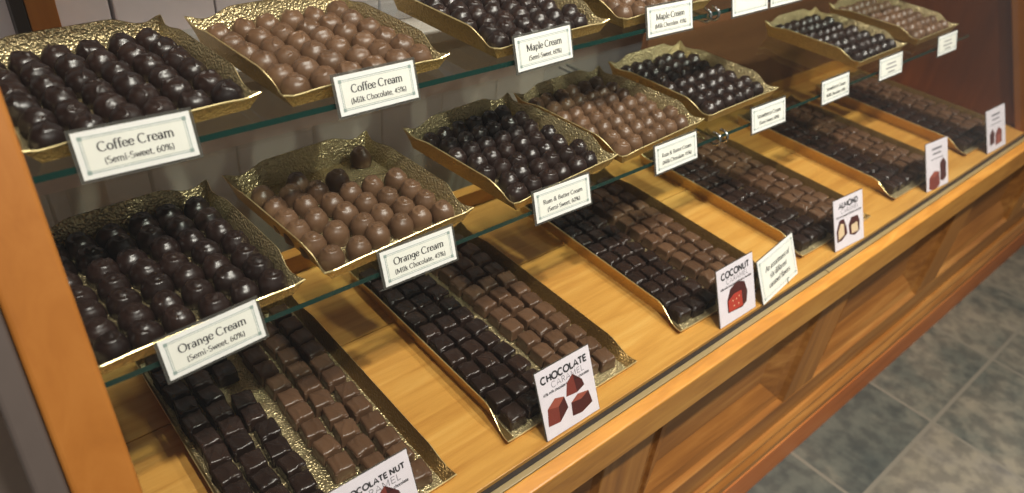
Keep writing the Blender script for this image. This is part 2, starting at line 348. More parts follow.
# ------------------------------------------------------------------ trays
def sm(a, b, x):
    if b < a: return sm(-a, -b, -x)
    x = min(1, max(0, (x-a)/(b-a))); return x*x*(3-2*x)
def prof_shelf(side, s):
    a = abs(s)
    if side == 'back': return .030 - .008*sm(.45, .78, a) + .005*sm(.82, 1, a)
    if side == 'front': return .0135 - .0015*sm(.6, .85, a) + .003*sm(.88, 1, a)
    return .015 - .002*sm(-1, -.9, s) + .013*sm(-.88, -.5, s) - .005*sm(.5, .82, s) + .006*sm(.85, 1, s)
def prof_deck(side, s):
    a = abs(s)
    if side == 'back': return .026 - .007*sm(.45, .78, a) + .005*sm(.82, 1, a)
    if side == 'front': return .006 + .002*sm(.85, 1, a)
    return .008 - .001*sm(-1, -.95, s) + .017*sm(-.95, -.72, s) - .005*sm(.6, .85, s) + .004*sm(.88, 1, s)
def tray_meshes(w, l, prof, flare, tip, wall='goldin', cflare=.006):
    NW, NL, NV = 36, 44, 5
    bw_, bl_ = w-2*flare*tip, l-2*flare*tip
    def hcorner(side, s): return prof(side, s)
    per = []
    for i in range(NW): per.append(('front', -1+2*i/NW))
    for i in range(NL): per.append(('right', -1+2*i/NL))
    for i in range(NW): per.append(('back', 1-2*i/NW))
    for i in range(NL): per.append(('left', 1-2*i/NL))
    n = len(per)
    def cex(s):
        return cflare*sm(-.70, -1, s)
    def ring(v, off, up):
        out = []
        for side, s in per:
            h = prof('side' if side in ('left', 'right') else side, s)
            e = 1+.25*v*v
            if side in ('front', 'back'):
                hc = prof(side, 1.0); sg = -1 if side == 'front' else 1
                x = s*(bw_/2+off+flare*hc*v*e+(cflare*v if side == 'front' else 0)); y = sg*(bl_/2+off+flare*h*v*e)
            else:
                hc = prof('side', 1.0 if s > 0 else -1.0); sg = 1 if side == 'right' else -1
                x = sg*(bw_/2+off+flare*h*v*e+cex(s)*v); y = s*(bl_/2+off+flare*hc*v*e)
            out.append((x, y, up + h*v))
        return out
    body = MB(); rim = MB()
    inner = [ring(v/NV, 0, .0009) for v in range(NV+1)]; outer = [ring(v/NV, .0009, 0.0) for v in range(NV+1)]
    for rings, mt, flip in ((inner, wall, 1), (outer, 'goldout', 0)):
        i0 = len(body.v); k = body.mat(mt)
        for r in rings: body.v += r
        for v in range(NV):
            for q in range(n):
                fc = [i0+v*n+q, i0+v*n+(q+1) % n, i0+(v+1)*n+(q+1) % n, i0+(v+1)*n+q]
                body.f.append(fc[::-1] if flip else fc); body.mi.append(k)
        fl = [i0+q for q in range(n)]; body.f.append(fl if flip else fl[::-1]); body.mi.append(body.mat('goldin') if flip else k)
    a, c = inner[-1], outer[-1]
    for q in range(n):
        q2 = (q+1) % n
        rim.face([(a[q][0], a[q][1], a[q][2]+.0004), (a[q2][0], a[q2][1], a[q2][2]+.0004), (c[q2][0], c[q2][1], c[q2][2]+.0006), (c[q][0], c[q][1], c[q][2]+.0006)][::-1], 'goldrim')
        rim.face([c[q], c[q2], (c[q2][0], c[q2][1], c[q2][2]+.0006), (c[q][0], c[q][1], c[q][2]+.0006)], 'goldrim')
    return body.mesh('gold_tray', False), rim.mesh('rim', False)
TS = tray_meshes(.184, .200, prof_shelf, .28, .022)
TB = tray_meshes(.209, .382, prof_deck, .22, .018, 'goldshade', .012)
def tray(meshes, x, y, z, yaw, label, group):
    o = bpy.data.objects.new('gold_tray', meshes[0]); COL.objects.link(o); o.location = (x, y, ZD+z); o.rotation_euler = (0, 0, yaw); tag(o, label, 'tray', group)
    c = bpy.data.objects.new('rim', meshes[1]); COL.objects.link(c); c.parent = o; return o

# ------------------------------------------------------------------ sweets
def truffle_mesh(kind, seed, d=.0275, hgt=.0225):
    rnd = random.Random(seed); R = d/2; NS, NR = 48, 20
    ph = rnd.uniform(0, 6.28); curve = []
    if kind == 'swirl':
        for i in range(46):
            a = i/45; th = ph+a*9.0; r = R*(.06+.66*a); curve.append((r*math.cos(th), r*math.sin(th)))
    else:
        for i in range(50):
            a = i/49*2-1; x = a*R*.82; y = math.sin(a*4.2+ph)*R*.42
            c, s = math.cos(ph), math.sin(ph); curve.append((x*c-y*s, x*s+y*c))
    lump = [(rnd.uniform(0, 6.28), rnd.choice((2, 3)), rnd.uniform(.01, .03)) for _ in range(2)]
    b = MB(); k = b.mat('dtruf'); rows = []
    for j in range(NR+1):
        u = j/NR; row = []
        for i in range(NS):
            th = 2*math.pi*i/NS
            if u < .12:   # foot of set chocolate
                t_ = u/.12; r = R*(.90+.06*t_); z = .0012*t_
            else:
                t_ = (u-.12)/.88; an = -.42+t_*(math.pi/2+.42)
                r = R*max(0.0, math.cos(an))**.80 if t_ < 1 else 0; z = .0012+hgt*.30+ (hgt*.68)*math.sin(an)/1.0 if an >= 0 else .0012+hgt*.30+(hgt*.30)*math.sin(an)/math.sin(.42)
            g = 1+sum(a*math.sin(n_*th+p) for p, n_, a in lump)
            x, y = r*math.cos(th)*g, r*math.sin(th)*g
            if u > .35:
                dd = min((x-cx)**2+(y-cy)**2 for cx, cy in curve)
                z += .0022*math.exp(-dd/(2*.00095**2))*min(1, (u-.35)/.2)
            row.append((x, y, max(0, z)))
        rows.append(row)
    for row in rows[:-1]: b.v += row
    b.v.append((0, 0, rows[-1][0][2]))
    for j in range(NR-1):
        for i in range(NS):
            b.f.append([j*NS+i, j*NS+(i+1) % NS, (j+1)*NS+(i+1) % NS, (j+1)*NS+i]); b.mi.append(k)
    for i in range(NS): b.f.append([(NR-1)*NS+i, (NR-1)*NS+(i+1) % NS, NR*NS]); b.mi.append(k)
    b.f.append(list(range(NS))[::-1]); b.mi.append(k)
    return b.mesh('truffle', True)
def caramel_mesh(seed, sx=.0256, sy=.0262, sz=.0195):
    rnd = random.Random(seed); bm = bmesh.new(); bmesh.ops.create_cube(bm, size=2.0)
    bmesh.ops.subdivide_edges(bm, edges=bm.edges[:], cuts=12, use_grid_fill=True)
    ph, sl, fr = rnd.uniform(0, 6.28), rnd.uniform(-.5, .5), rnd.uniform(4.2, 6.5)
    tl = rnd.uniform(-.05, .05)
    for v in bm.verts:
        x, y, z = v.co
        r = .17
        ix, iy, iz = max(-1+r, min(1-r, x)), max(-1+r, min(1-r, y)), max(-1+r, min(1-r, z))
        d = Vector((x-ix, y-iy, z-iz))
        q = Vector((ix, iy, iz)) + (d.normalized()*r if d.length > 1e-6 else d)
        X, Y, Z = q.x*sx/2, q.y*sy/2, (q.z+1)*sz/2
        k = 1-.07*(Z/sz) + (.035 if Z < .003 else 0)
        X *= k; Y *= k
        if q.z > .6:
            w = math.sin(fr*(q.x+sl*q.y+.25*math.sin(2.2*q.y+ph))+ph)
            Z += .0015*max(0, w)**3 - .0022*(q.x*q.x+q.y*q.y)*.5 + tl*sz*q.x
        else:
            o_ = .0004*math.sin(9*q.x+5*q.y+ph)*math.sin(4*q.z); X *= 1+o_*30; Y *= 1+o_*25
        v.co = Vector((X, Y, max(0, Z)))
    b = MB(); b.addbm(bm, 'dcar'); return b.mesh('caramel', True)
def with_mat(me, m_):
    c = me.copy(); c.materials.clear(); c.materials.append(M[m_]); return c
TM = {}
for kind, d, h in (('swirl', .0278, .0215), ('big', .0292, .0215), ('wave', .0292, .0210), ('small', .0274, .0205)):
    base_ = [truffle_mesh('wave' if kind == 'wave' else 'swirl', 10*i+len(kind), d, h) for i in range(4)]
    for mt in ('dtruf', 'mtruf'): TM[kind, mt] = [with_mat(q, mt) for q in base_]
cb_ = [caramel_mesh(50+i) for i in range(6)]
CM = {mt: [with_mat(q, mt) for q in cb_] for mt in ('dcar', 'mcar')}

def put(me, name, x, y, z, rz, label, cat, group, s=1.0):
    o = bpy.data.objects.new(name, me); COL.objects.link(o)
    o.location = (x, y, ZD+z); o.rotation_euler = (0, 0, rz); o.scale = (s, s, s)
    tag(o, label, cat, group); return o
def place(pts, what, where, mt, kind, z, group):
    """pts: rows (front first) of (x, y)"""
    for r, row in enumerate(pts):
        for c, (x, y) in enumerate(sorted(row)):
            dark = mt == 'dtruf'
            put(random.choice(TM[kind, mt]), ('dark' if dark else 'milk')+'_truffle', x, y, z+.0012, random.uniform(0, 6.28),
                '%s, %s from left in %s row from the front' % (what, ordn[c], ordn[r]), 'truffle', group, random.uniform(.95, 1.02))
def grid(FL, FR, BL, BR, nc, nr, stag=0.0, jit=.0012, drop=()):
    rows = []
    for r in range(nr):
        row = []
        for c in range(nc):
            if (r, c) in drop: continue
            u, v = (c+(stag if r % 2 else 0))/(nc-1+stag), r/(nr-1)
            x = (FL[0]*(1-u)+FR[0]*u)*(1-v)+(BL[0]*(1-u)+BR[0]*u)*v
            y = (FL[1]*(1-u)+FR[1]*u)*(1-v)+(BL[1]*(1-u)+BR[1]*u)*v
            row.append((x+random.uniform(-jit, jit), y+random.uniform(-jit, jit)))
        rows.append(row)
    return rows
def rectgrid(x, y, yaw, w, l, nc, nr, stag=0.0, jit=.0012, drop=(), yo=0.0):
    c, s = math.cos(yaw), math.sin(yaw)
    def g(a, b_): return (x+a*c-b_*s, y+a*s+b_*c)
    return grid(g(-w/2, -l/2+yo), g(w/2, -l/2+yo), g(-w/2, l/2+yo), g(w/2, l/2+yo), nc, nr, stag, jit, drop)

shelf_trays = [
 # x, y, yaw, z, label of tray, sweet phrase, material, mesh kind, cols, rows, stagger
 (.1380, .6220, .042, SM, 'gold tray of dark orange cream truffles on lower glass shelf, next to the corner post', 'dark semi-sweet orange cream truffle', 'dtruf', 'big', 6, 7, 0.0),
 (.3495, .6310, .068, SM, 'sparsely filled gold tray of milk orange cream truffles on lower glass shelf', None, 'mtruf', 'swirl', 0, 0, 0),
 (.5860, .6270, .085, SM, 'gold tray of dark rum and butter cream truffles on lower glass shelf', 'dark semi-sweet rum and butter truffle', 'dtruf', 'small', 6, 7, .4),
 (.7820, .6350, .070, SM, 'gold tray of milk rum and butter cream truffles on lower glass shelf', 'milk rum and butter truffle', 'mtruf', 'small', 6, 7, .4),
 (.9960, .6480, .025, SM, 'gold tray of dark strawberry cream truffles on lower shelf by the chrome bracket', 'dark semi-sweet strawberry cream truffle', 'dtruf', 'small', 6, 7, .4),
 (1.438, .6400, .010, SM, 'second-last gold tray on lower glass shelf, dark truffles, beside an empty stretch', 'dark truffle in second-last lower shelf tray', 'dtruf', 'small', 6, 7, .4),
 (1.682, .6400, .010, SM, 'last gold tray of milk truffles on lower glass shelf by the end panel', 'milk truffle in last lower shelf tray', 'mtruf', 'small', 6, 7, .4),
 (.1500, .7040, .062, SU, 'gold tray of dark coffee cream truffles on top glass shelf, next to corner post', 'dark semi-sweet coffee cream truffle', 'dtruf', 'wave', 6, 6, 0.0),
 (.3590, .6980, .052, SU, 'gold tray of milk coffee cream truffles on top glass shelf', 'milk coffee cream truffle', 'mtruf', 'wave', 6, 6, 0.0),
 (.6080, .6970, .040, SU, 'gold tray of dark maple cream truffles on top glass shelf', 'dark semi-sweet maple cream truffle', 'dtruf', 'small', 6, 7, .4),
 (.8230, .6970, .020, SU, 'gold tray of milk maple cream truffles on top glass shelf, cut by frame', 'milk maple cream truffle', 'mtruf', 'small', 6, 7, .4),
]
for (x, y, yaw, z, tl, what, mt, kind, nc, nr, st) in shelf_trays:
    tray(TS, x, y, z, yaw, tl, 'gold trays on the glass shelves')
    if nc:
        w = .146
        l = .160
        yo = .0
        place(rectgrid(x, y, yaw, w, l, nc, nr, st, .0020, yo=yo), what, None, mt, kind, z, what.replace('truffle', 'truffles'))
m2 = [(118, 213), (213, 175), (322, 163), (385, 100), (152, 240), (195, 205), (267, 195), (358, 200), (418, 180), (483, 163), (182, 275), (235, 235), (308, 230), (400, 228), (460, 213), (523, 192), (212, 305), (262, 272), (345, 258), (443, 262), (503, 240), (562, 220), (318, 310), (392, 288), (548, 265), (610, 250), (255, 340), (305, 375), (380, 350), (432, 313), (497, 287)]
pp = [on_plane(220+px/2.74, 120+(py+2)/2.74, SM+.011) for px, py in m2]
pp.sort(key=lambda q: q[1]-.04*q[0])
rows = []; y_last = -9
for q in pp:
    k = q[1]-.04*q[0]
    if k-y_last > .0195: rows.append([]); y_last = k
    rows[-1].append(q)
place(rows, 'milk orange cream truffle', None, 'mtruf', 'swirl', SM, 'milk orange cream truffles')

deck_trays = [
 (.2235, 'chocolate nut caramel', 'gold tray of chocolate nut caramels on the deck, next to corner post', 0.0),
 (.5300, 'chocolate caramel', 'gold tray of chocolate caramels on deck behind the chocolate caramel card', 0.0),
 (.8640, 'coconut caramel', 'gold tray of coconut caramels on the deck behind the coconut card', -.03),
 (1.188, 'almond caramel', 'gold tray of almond caramels on the deck behind the almond card', -.02),
 (1.523, 'caramel in second-last deck tray', 'second-last gold caramel tray on deck, behind card with a red-brown cube', -.015),
 (1.860, 'caramel in last deck tray', 'last gold caramel tray on deck beside the end panel', -.01),
]
for (x, what, tl, yaw) in deck_trays:
    y0 = .5925; tray(TB, x, y0, 0, yaw, tl, 'gold trays on the deck')
    NRW = 12; cx = [-.0845, -.0552, -.0259, .0175, .0480, .0785]
    for r in range(NRW):
        yy = -.163+r*.0296
        rank = -1
        for c in range(6):
            if what == 'chocolate nut caramel' and (r, c) in ((1, 3), (8, 2)): continue
            rank += 1
            mt = 'dcar' if c < 3 else 'mcar'
            a = cx[c]+random.uniform(-.0016, .0016); b_ = yy+random.uniform(-.0018, .0018)+(.006 if c == 4 else 0)
            X = x+a*math.cos(yaw)-b_*math.sin(yaw); Y = y0+a*math.sin(yaw)+b_*math.cos(yaw)
            put(random.choice(CM[mt]), ('dark' if c < 3 else 'milk')+'_caramel', X, Y, .0012, yaw+random.uniform(-.12, .12)+random.choice((0, math.pi)),
                '%s %s, %s from left in %s row from the front' % ('dark' if c < 3 else 'milk', what, ordn[rank], ordn[r]), 'caramel', ('dark ' if c < 3 else 'milk ')+what.replace('caramel', 'caramels', 1))

# ------------------------------------------------------------------ lettering
def arc(cx, cy, rx, ry, a0, a1):
    n = max(5, int(abs(a1-a0)/14)); return [(cx+rx*math.cos(math.radians(a0+(a1-a0)*i/n)), cy+ry*math.sin(math.radians(a0+(a1-a0)*i/n))) for i in range(n+1)]
X_ = .46; H_ = .70
def st(x, y0=0, y1=X_): return [(x, y0), (x, (y0+y1)/2), (x, y1)]
def sf(x, y=0, h=.07): return ('s', [(x-h, y), (x+h, y)])
G = {
 'o': (.46, [arc(.23, .23, .185, .225, 0, 360)]),
 'e': (.43, [arc(.22, .23, .175, .225, 8, 325), [(.05, .25), (.39, .25)]]),
 'c': (.41, [arc(.22, .23, .175, .225, 48, 318)]),
 'a': (.43, [arc(.17, .13, .125, .135, 0, 360), arc(.2, .33, .125, .13, 150, 0), [(.325, .33), (.325, .05), (.39, .01)]]),
 'n': (.52, [st(.11), arc(.25, .29, .145, .17, 180, 0), st(.395, 0, .29), sf(.11), sf(.395), sf(.08, X_, .04)]),
 'm': (.80, [st(.11), arc(.25, .29, .14, .17, 180, 0), st(.39, 0, .29), arc(.53, .29, .14, .17, 180, 0), st(.67, 0, .29), sf(.11), sf(.39), sf(.67), sf(.08, X_, .04)]),
 'r': (.36, [st(.11), arc(.25, .30, .13, .15, 180, 50), sf(.11), sf(.08, X_, .04)]),
 'f': (.30, [st(.13, 0, .58), arc(.24, .58, .11, .13, 180, 40), ('s', [(.03, .44), (.27, .44)]), sf(.13)]),
 'i': (.25, [st(.12), arc(.12, .63, .03, .03, 0, 360), sf(.12), sf(.09, X_, .04)]),
 'l': (.25, [st(.12, 0, .73), sf(.12), sf(.09, .73, .04)]),
 'k': (.48, [st(.11, 0, .73), [(.13, .19), (.36, .45)], [(.2, .27), (.42, .01)], sf(.11), sf(.4), sf(.35, X_)]),
 'h': (.52, [st(.11, 0, .73), arc(.25, .29, .145, .17, 180, 0), st(.395, 0, .29), sf(.11), sf(.395), sf(.08, .73, .04)]),
 't': (.30, [[(.13, .6), (.13, .1)]+arc(.21, .09, .08, .08, 180, 310), ('s', [(.03, .44), (.27, .44)])]),
 'g': (.46, [arc(.2, .27, .15, .18, 0, 360), [(.35, .45), (.35, -.08)]+arc(.2, -.08, .15, .13, 0, -150)]),
 'p': (.49, [st(.11, -.2, X_), arc(.26, .23, .165, .225, 0, 360), sf(.11, -.2), sf(.08, X_, .04)]),
 'b': (.49, [st(.11, 0, .73), arc(.26, .23, .165, .225, 0, 360), sf(.08, .73, .04)]),
 'd': (.49, [st(.38, 0, .73), arc(.22, .23, .165, .225, 0, 360), sf(.35, .73, .04), sf(.41, 0, .04)]),
 'u': (.51, [st(.11, .16, X_), arc(.25, .16, .14, .16, 180, 360), st(.39), sf(.08, X_, .04), sf(.36, X_, .04), sf(.42, 0, .04)]),
 'w': (.66, [[(.05, .46), (.19, .01)], [(.19, .01), (.33, .44)], [(.33, .44), (.47, .01)], [(.47, .01), (.61, .46)], sf(.05, X_), sf(.61, X_)]),
 'v': (.46, [[(.06, .46), (.23, .01)], [(.23, .01), (.40, .46)], sf(.06, X_), sf(.4, X_)]),
 'y': (.46, [[(.06, .46), (.23, .02)], [(.40, .46), (.2, -.1), (.1, -.2)], sf(.06, X_), sf(.4, X_)]),
 'x': (.46, [[(.06, .46), (.40, 0)], [(.40, .46), (.06, 0)], sf(.06, X_), sf(.4, X_), sf(.06), sf(.4)]),
 's': (.36, [arc(.18, .345, .115, .115, 35, 270)+arc(.18, .115, .125, .115, 90, -145)]),
 'C': (.66, [arc(.35, .35, .29, .35, 42, 318)]),
 'O': (.74, [arc(.37, .35, .31, .35, 0, 360)]),
 'M': (.86, [st(.12, 0, H_), [(.12, .7), (.42, .05)], [(.42, .05), (.72, .7)], st(.72, 0, H_), sf(.12), sf(.72), sf(.1, H_, .05), sf(.74, H_, .05)]),
 'R': (.64, [st(.14, 0, H_), [(.14, .7), (.3, .7)]+arc(.3, .53, .18, .17, 90, -90)+[(.14, .36)], [(.3, .36), (.56, .01)], sf(.14), sf(.57), sf(.1, H_, .05)]),
 'B': (.60, [st(.14, 0, H_), [(.14, .7), (.29, .7)]+arc(.29, .545, .16, .155, 90, -90)+[(.14, .39)], [(.14, .39), (.31, .39)]+arc(.31, .195, .2, .195, 90, -90)+[(.14, 0)]]),
 'S': (.52, [arc(.26, .525, .175, .175, 40, 270)+arc(.26, .175, .19, .175, 90, -145)]),
 'A': (.68, [[(.06, 0), (.34, .7)], [(.34, .7), (.62, 0)], ('s', [(.16, .24), (.52, .24)]), sf(.07), sf(.61)]),
 '&': (.72, [arc(.32, .54, .13, .15, -60, 250)+[(.52, .05), (.62, .01)], arc(.28, .19, .2, .19, 120, 330)+[(.55, .3)]]),
 '-': (.3, [('s', [(.05, .22), (.25, .22)])]),
 ',': (.2, [[(.1, .05), (.1, .0), (.06, -.1)]]),
 '(': (.28, [arc(.3, .27, .2, .45, 120, 240)]), ')': (.28, [arc(-.02, .27, .2, .45, 60, -60)]),
 '0': (.48, [arc(.24, .33, .18, .33, 0, 360)]),
 '6': (.48, [arc(.24, .2, .17, .2, 0, 360), [(.07, .2)]+arc(.36, .25, .29, .42, 175, 100)]),
 '4': (.48, [st(.33, 0, .66), [(.33, .66), (.05, .2)], ('s', [(.05, .2), (.45, .2)])]),
 '5': (.46, [[(.4, .66), (.13, .66), (.11, .38)], arc(.21, .2, .19, .2, 120, -140)]),
 '%': (.7, [arc(.17, .52, .12, .14, 0, 360), arc(.53, .14, .12, .14, 0, 360), [(.54, .66), (.16, 0)]]),
 '|': (.2, [st(.1, -.1, .75)]), ' ': (.24, []),
}
GS_ = dict(G)
GS_.update({
 'C': (.74, [arc(.38, .35, .32, .35, 45, 315)]), 'O': (.82, [arc(.41, .35, .35, .35, 0, 360)]),
 'H': (.70, [st(.12, 0, H_), st(.58, 0, H_), [(.12, .36), (.58, .36)]]), 'L': (.52, [[(.12, .7), (.12, .03)], [(.08, .035), (.48, .035)]]),
 'A': (.72, [[(.05, 0), (.36, .68), (.67, 0)], [(.16, .22), (.56, .22)]]), 'T': (.58, [st(.29, 0, H_), [(.03, .665), (.55, .665)]]),
 'E': (.58, [[(.12, .7), (.12, 0)], [(.12, .665), (.52, .665)], [(.12, .36), (.48, .36)], [(.12, .035), (.52, .035)]]),
 'N': (.74, [st(.12, 0, H_), st(.62, 0, H_), [(.12, .68), (.62, .02)]]), 'U': (.70, [[(.12, .7), (.12, .25)]+arc(.35, .25, .23, .24, 180, 360)+[(.58, .7)]]),
 'R': (.62, [st(.12, 0, H_), [(.12, .67), (.3, .67)]+arc(.3, .5, .2, .17, 90, -90)+[(.12, .33)], [(.3, .33), (.54, .01)]]),
 'M': (.86, [st(.12, 0, H_), [(.12, .68), (.43, .15), (.74, .68)], st(.74, 0, H_)]), 'D': (.72, [st(.12, 0, H_), [(.12, .67), (.32, .67)]+arc(.32, .35, .32, .32, 90, -90)+[(.12, .03)]]),
})
def text_w(s, em, g=G, track=0.0): return sum(g[c][0]+track for c in s)*em
def text(mb, s, x, y, em, mat, thick=.085, thin=.036, g=G, serif=True, shear=0.0, z=0.0, track=0.0):
    """lettering in the (x, y) plane of mb, centred on x, baseline y; strokes swept as flat strips"""
    cx = x-text_w(s, em, g, track)/2
    for ch in s:
        for stt in g[ch][1]:
            if isinstance(stt, tuple):
                if not serif and len(stt[1]) == 2 and stt[1][1][0]-stt[1][0][0] < .16: continue
                pts = stt[1]; tk = thin if serif else thick
                th_, tn_ = tk, tk
            else: pts = stt; th_, tn_ = thick, (thin if serif else thick)
            L, Rr = [], []
            for i, (px, py) in enumerate(pts):
                a = pts[max(i-1, 0)]; c = pts[min(i+1, len(pts)-1)]
                if i == 0 and len(pts) > 6 and abs(pts[0][0]-pts[-1][0]) < 1e-6 and abs(pts[0][1]-pts[-1][1]) < 1e-6: a = pts[-2]
                if i == len(pts)-1 and len(pts) > 6 and abs(pts[0][0]-pts[-1][0]) < 1e-6 and abs(pts[0][1]-pts[-1][1]) < 1e-6: c = pts[1]
                dx, dy = c[0]-a[0], c[1]-a[1]; d = math.hypot(dx, dy) or 1; dx /= d; dy /= d
                w = (tn_+(th_-tn_)*abs(dy)**1.3)/2
                L.append((px-dy*w, py+dx*w)); Rr.append((px+dy*w, py-dx*w))
            for i in range(len(pts)-1):
                q = [L[i], Rr[i], Rr[i+1], L[i+1]]
                mb.face([(cx+(u+shear*v)*em, y+v*em, z) for u, v in q], mat)
        cx += (g[ch][0]+track)*em

# labels and cards are drawn flat in (x right, y up, z toward viewer), then stood up by the object rotation
def frame_lines(mb, w, h, inset, t_, mat, z):
    x0, x1, y0, y1 = -w/2+inset, w/2-inset, inset, h-inset
    for a in ((x0, x1, y0, y0+t_), (x0, x1, y1-t_, y1), (x0, x0+t_, y0, y1), (x1-t_, x1, y0, y1)):
        mb.face([(a[0], a[2], z), (a[1], a[2], z), (a[1], a[3], z), (a[0], a[3], z)], mat)
def rect(mb, x0, x1, y0, y1, z, mat): mb.face([(x0, y0, z), (x1, y0, z), (x1, y1, z), (x0, y1, z)], mat)
def stand(name, x, y, z, yaw, tilt, label, cat, group):
    r = empty(name, (x, y, ZD+z)); r.rotation_euler = (math.pi/2-tilt, 0, yaw)
    # local x = along the case, local y = up the card, local z = toward the customer
    r.rotation_mode = 'XYZ'; tag(r, label, cat, group); return r
def shelf_label(x, y, z, yaw, tilt, l1, l2, label, shelf_top, shelf_y, w=.0889, h=.0375):
    r = stand('flavor_label', x, y, z, yaw, tilt, label, 'label', 'flavor labels on the shelf edges')
    b = MB(); b.box(-w/2-.0028, w/2+.0028, -.0026, h+.0026, -.0012, -.0004, 'sleeve'); b.build('sleeve', r)
    b = MB(); b.box(-w/2, w/2, 0, h, -.0003, .0003, 'paper'); rect(b, -w/2+.0055, w/2-.0055, .0055, h-.0055, .0004, 'cream'); b.build('paper', r)
    b = MB(); frame_lines(b, w, h, .0042, .0006, 'border', .0005); frame_lines(b, w, h, .0058, .0004, 'border', .0005)
    for sx in (-1, 1):
        for yy in (.0052, h-.0052):
            cx = sx*(w/2-.0052); rect(b, cx-.0016, cx+.0016, yy-.0016, yy+.0016, .0006, 'border')
    b.build('border', r)
    if l1:
        b = MB(); em = .0106
        em1 = min(em, .064/text_w(l1, 1)); text(b, l1, 0, h*.53, em1, 'ink', thick=.12, thin=.055, z=.0007)
        if l2: text(b, l2, 0, h*.26, .0073, 'ink', thick=.11, thin=.075, z=.0007)
        b.build('lettering', r)
    elif l2:
        b = MB()
        for k in range(l2):
            ww = (.034, .042, .026)[k]; rect(b, -ww/2, ww/2, h*(.62-.2*k), h*(.62-.2*k)+.0022, .0006, 'inkgrey')
        b.build('faint_lines', r)
    # clear clip hooked over the edge of the shelf
    t = r.rotation_euler[0]
    inv = r.rotation_euler.to_matrix().inverted()
    def loc(px, py, pz): return inv @ Vector((px-x, py-y, pz-z))
    b = MB(); sn, cs = math.sin(tilt), math.cos(tilt); cpts = [(y+.0012+h*.5*sn, z+h*.5*cs), (shelf_y-.001, shelf_top+.0012), (shelf_y+.012, shelf_top+.0012), (shelf_y+.012, shelf_top+.0004), (shelf_y-.0018, shelf_top+.0004), (y+.0012+h*.36*sn, z+h*.36*cs)]
    A = [loc(x-.012, a, c) for a, c in cpts]; B_ = [loc(x+.012, a, c) for a, c in cpts]
    for q in range(6): b.face([A[q], A[(q+1) % 6], B_[(q+1) % 6], B_[q]], 'acrylic')
    b.build('clip', r); return r
SSW = '(Semi-Sweet, 60%)'; MLK = '(Milk Chocolate, 45%)'
TL = math.radians(19)
mlab = [(.1430, 4.0, 'Orange Cream', SSW, 'white label reading Orange Cream Semi-Sweet, clipped to the lower shelf edge'),
        (.3600, -.8, 'Orange Cream', MLK, 'white label reading Orange Cream Milk Chocolate, clipped to the lower shelf edge'),
        (.5690, -1.5, 'Rum & Butter Cream', SSW, 'white label reading Rum & Butter Cream Semi-Sweet, clipped to the lower shelf edge'),
        (.7860, 0, 'Rum & Butter Cream', MLK, 'white label reading Rum & Butter Cream Milk Chocolate beside the chrome bracket'),
        (1.012, -1, 'Strawberry Cream', SSW, 'white label reading Strawberry Cream under the tray right of the chrome bracket'),
        (1.215, 0, 'Strawberry Cream', MLK, 'white label on the empty stretch of the lower shelf edge'),
        (1.417, 0, None, 3, 'small blurred white label under the second-last tray of the lower shelf'),
        (1.665, 0, None, 3, 'small blurred white label under the last tray of the lower shelf')]
for x, yw, a, c, lb in mlab: shelf_label(x, .504, .2205, math.radians(yw), TL, a, c, lb, SM, YM)
ulab = [(.1350, -3.0, 'Coffee Cream', SSW, 'white label reading Coffee Cream Semi-Sweet on the top shelf edge by the post'),
        (.3600, 0, 'Coffee Cream', MLK, 'white label reading Coffee Cream Milk Chocolate on the top shelf edge'),
        (.5830, 2, 'Maple Cream', SSW, 'white label reading Maple Cream Semi-Sweet on the top shelf edge'),
        (.8100, -2, 'Maple Cream', MLK, 'white label reading Maple Cream Milk Chocolate on the top shelf edge'),
        (.9950, 0, None, 1, 'white label cut by the frame top, just right of the upper chrome bracket'),
        (1.0930, 0, None, 1, 'white label cut by the frame top, second right of the upper chrome bracket')]
for x, yw, a, c, lb in ulab: shelf_label(x, .578, .3800, math.radians(yw), math.radians(18), a, c, lb, SU, YU)

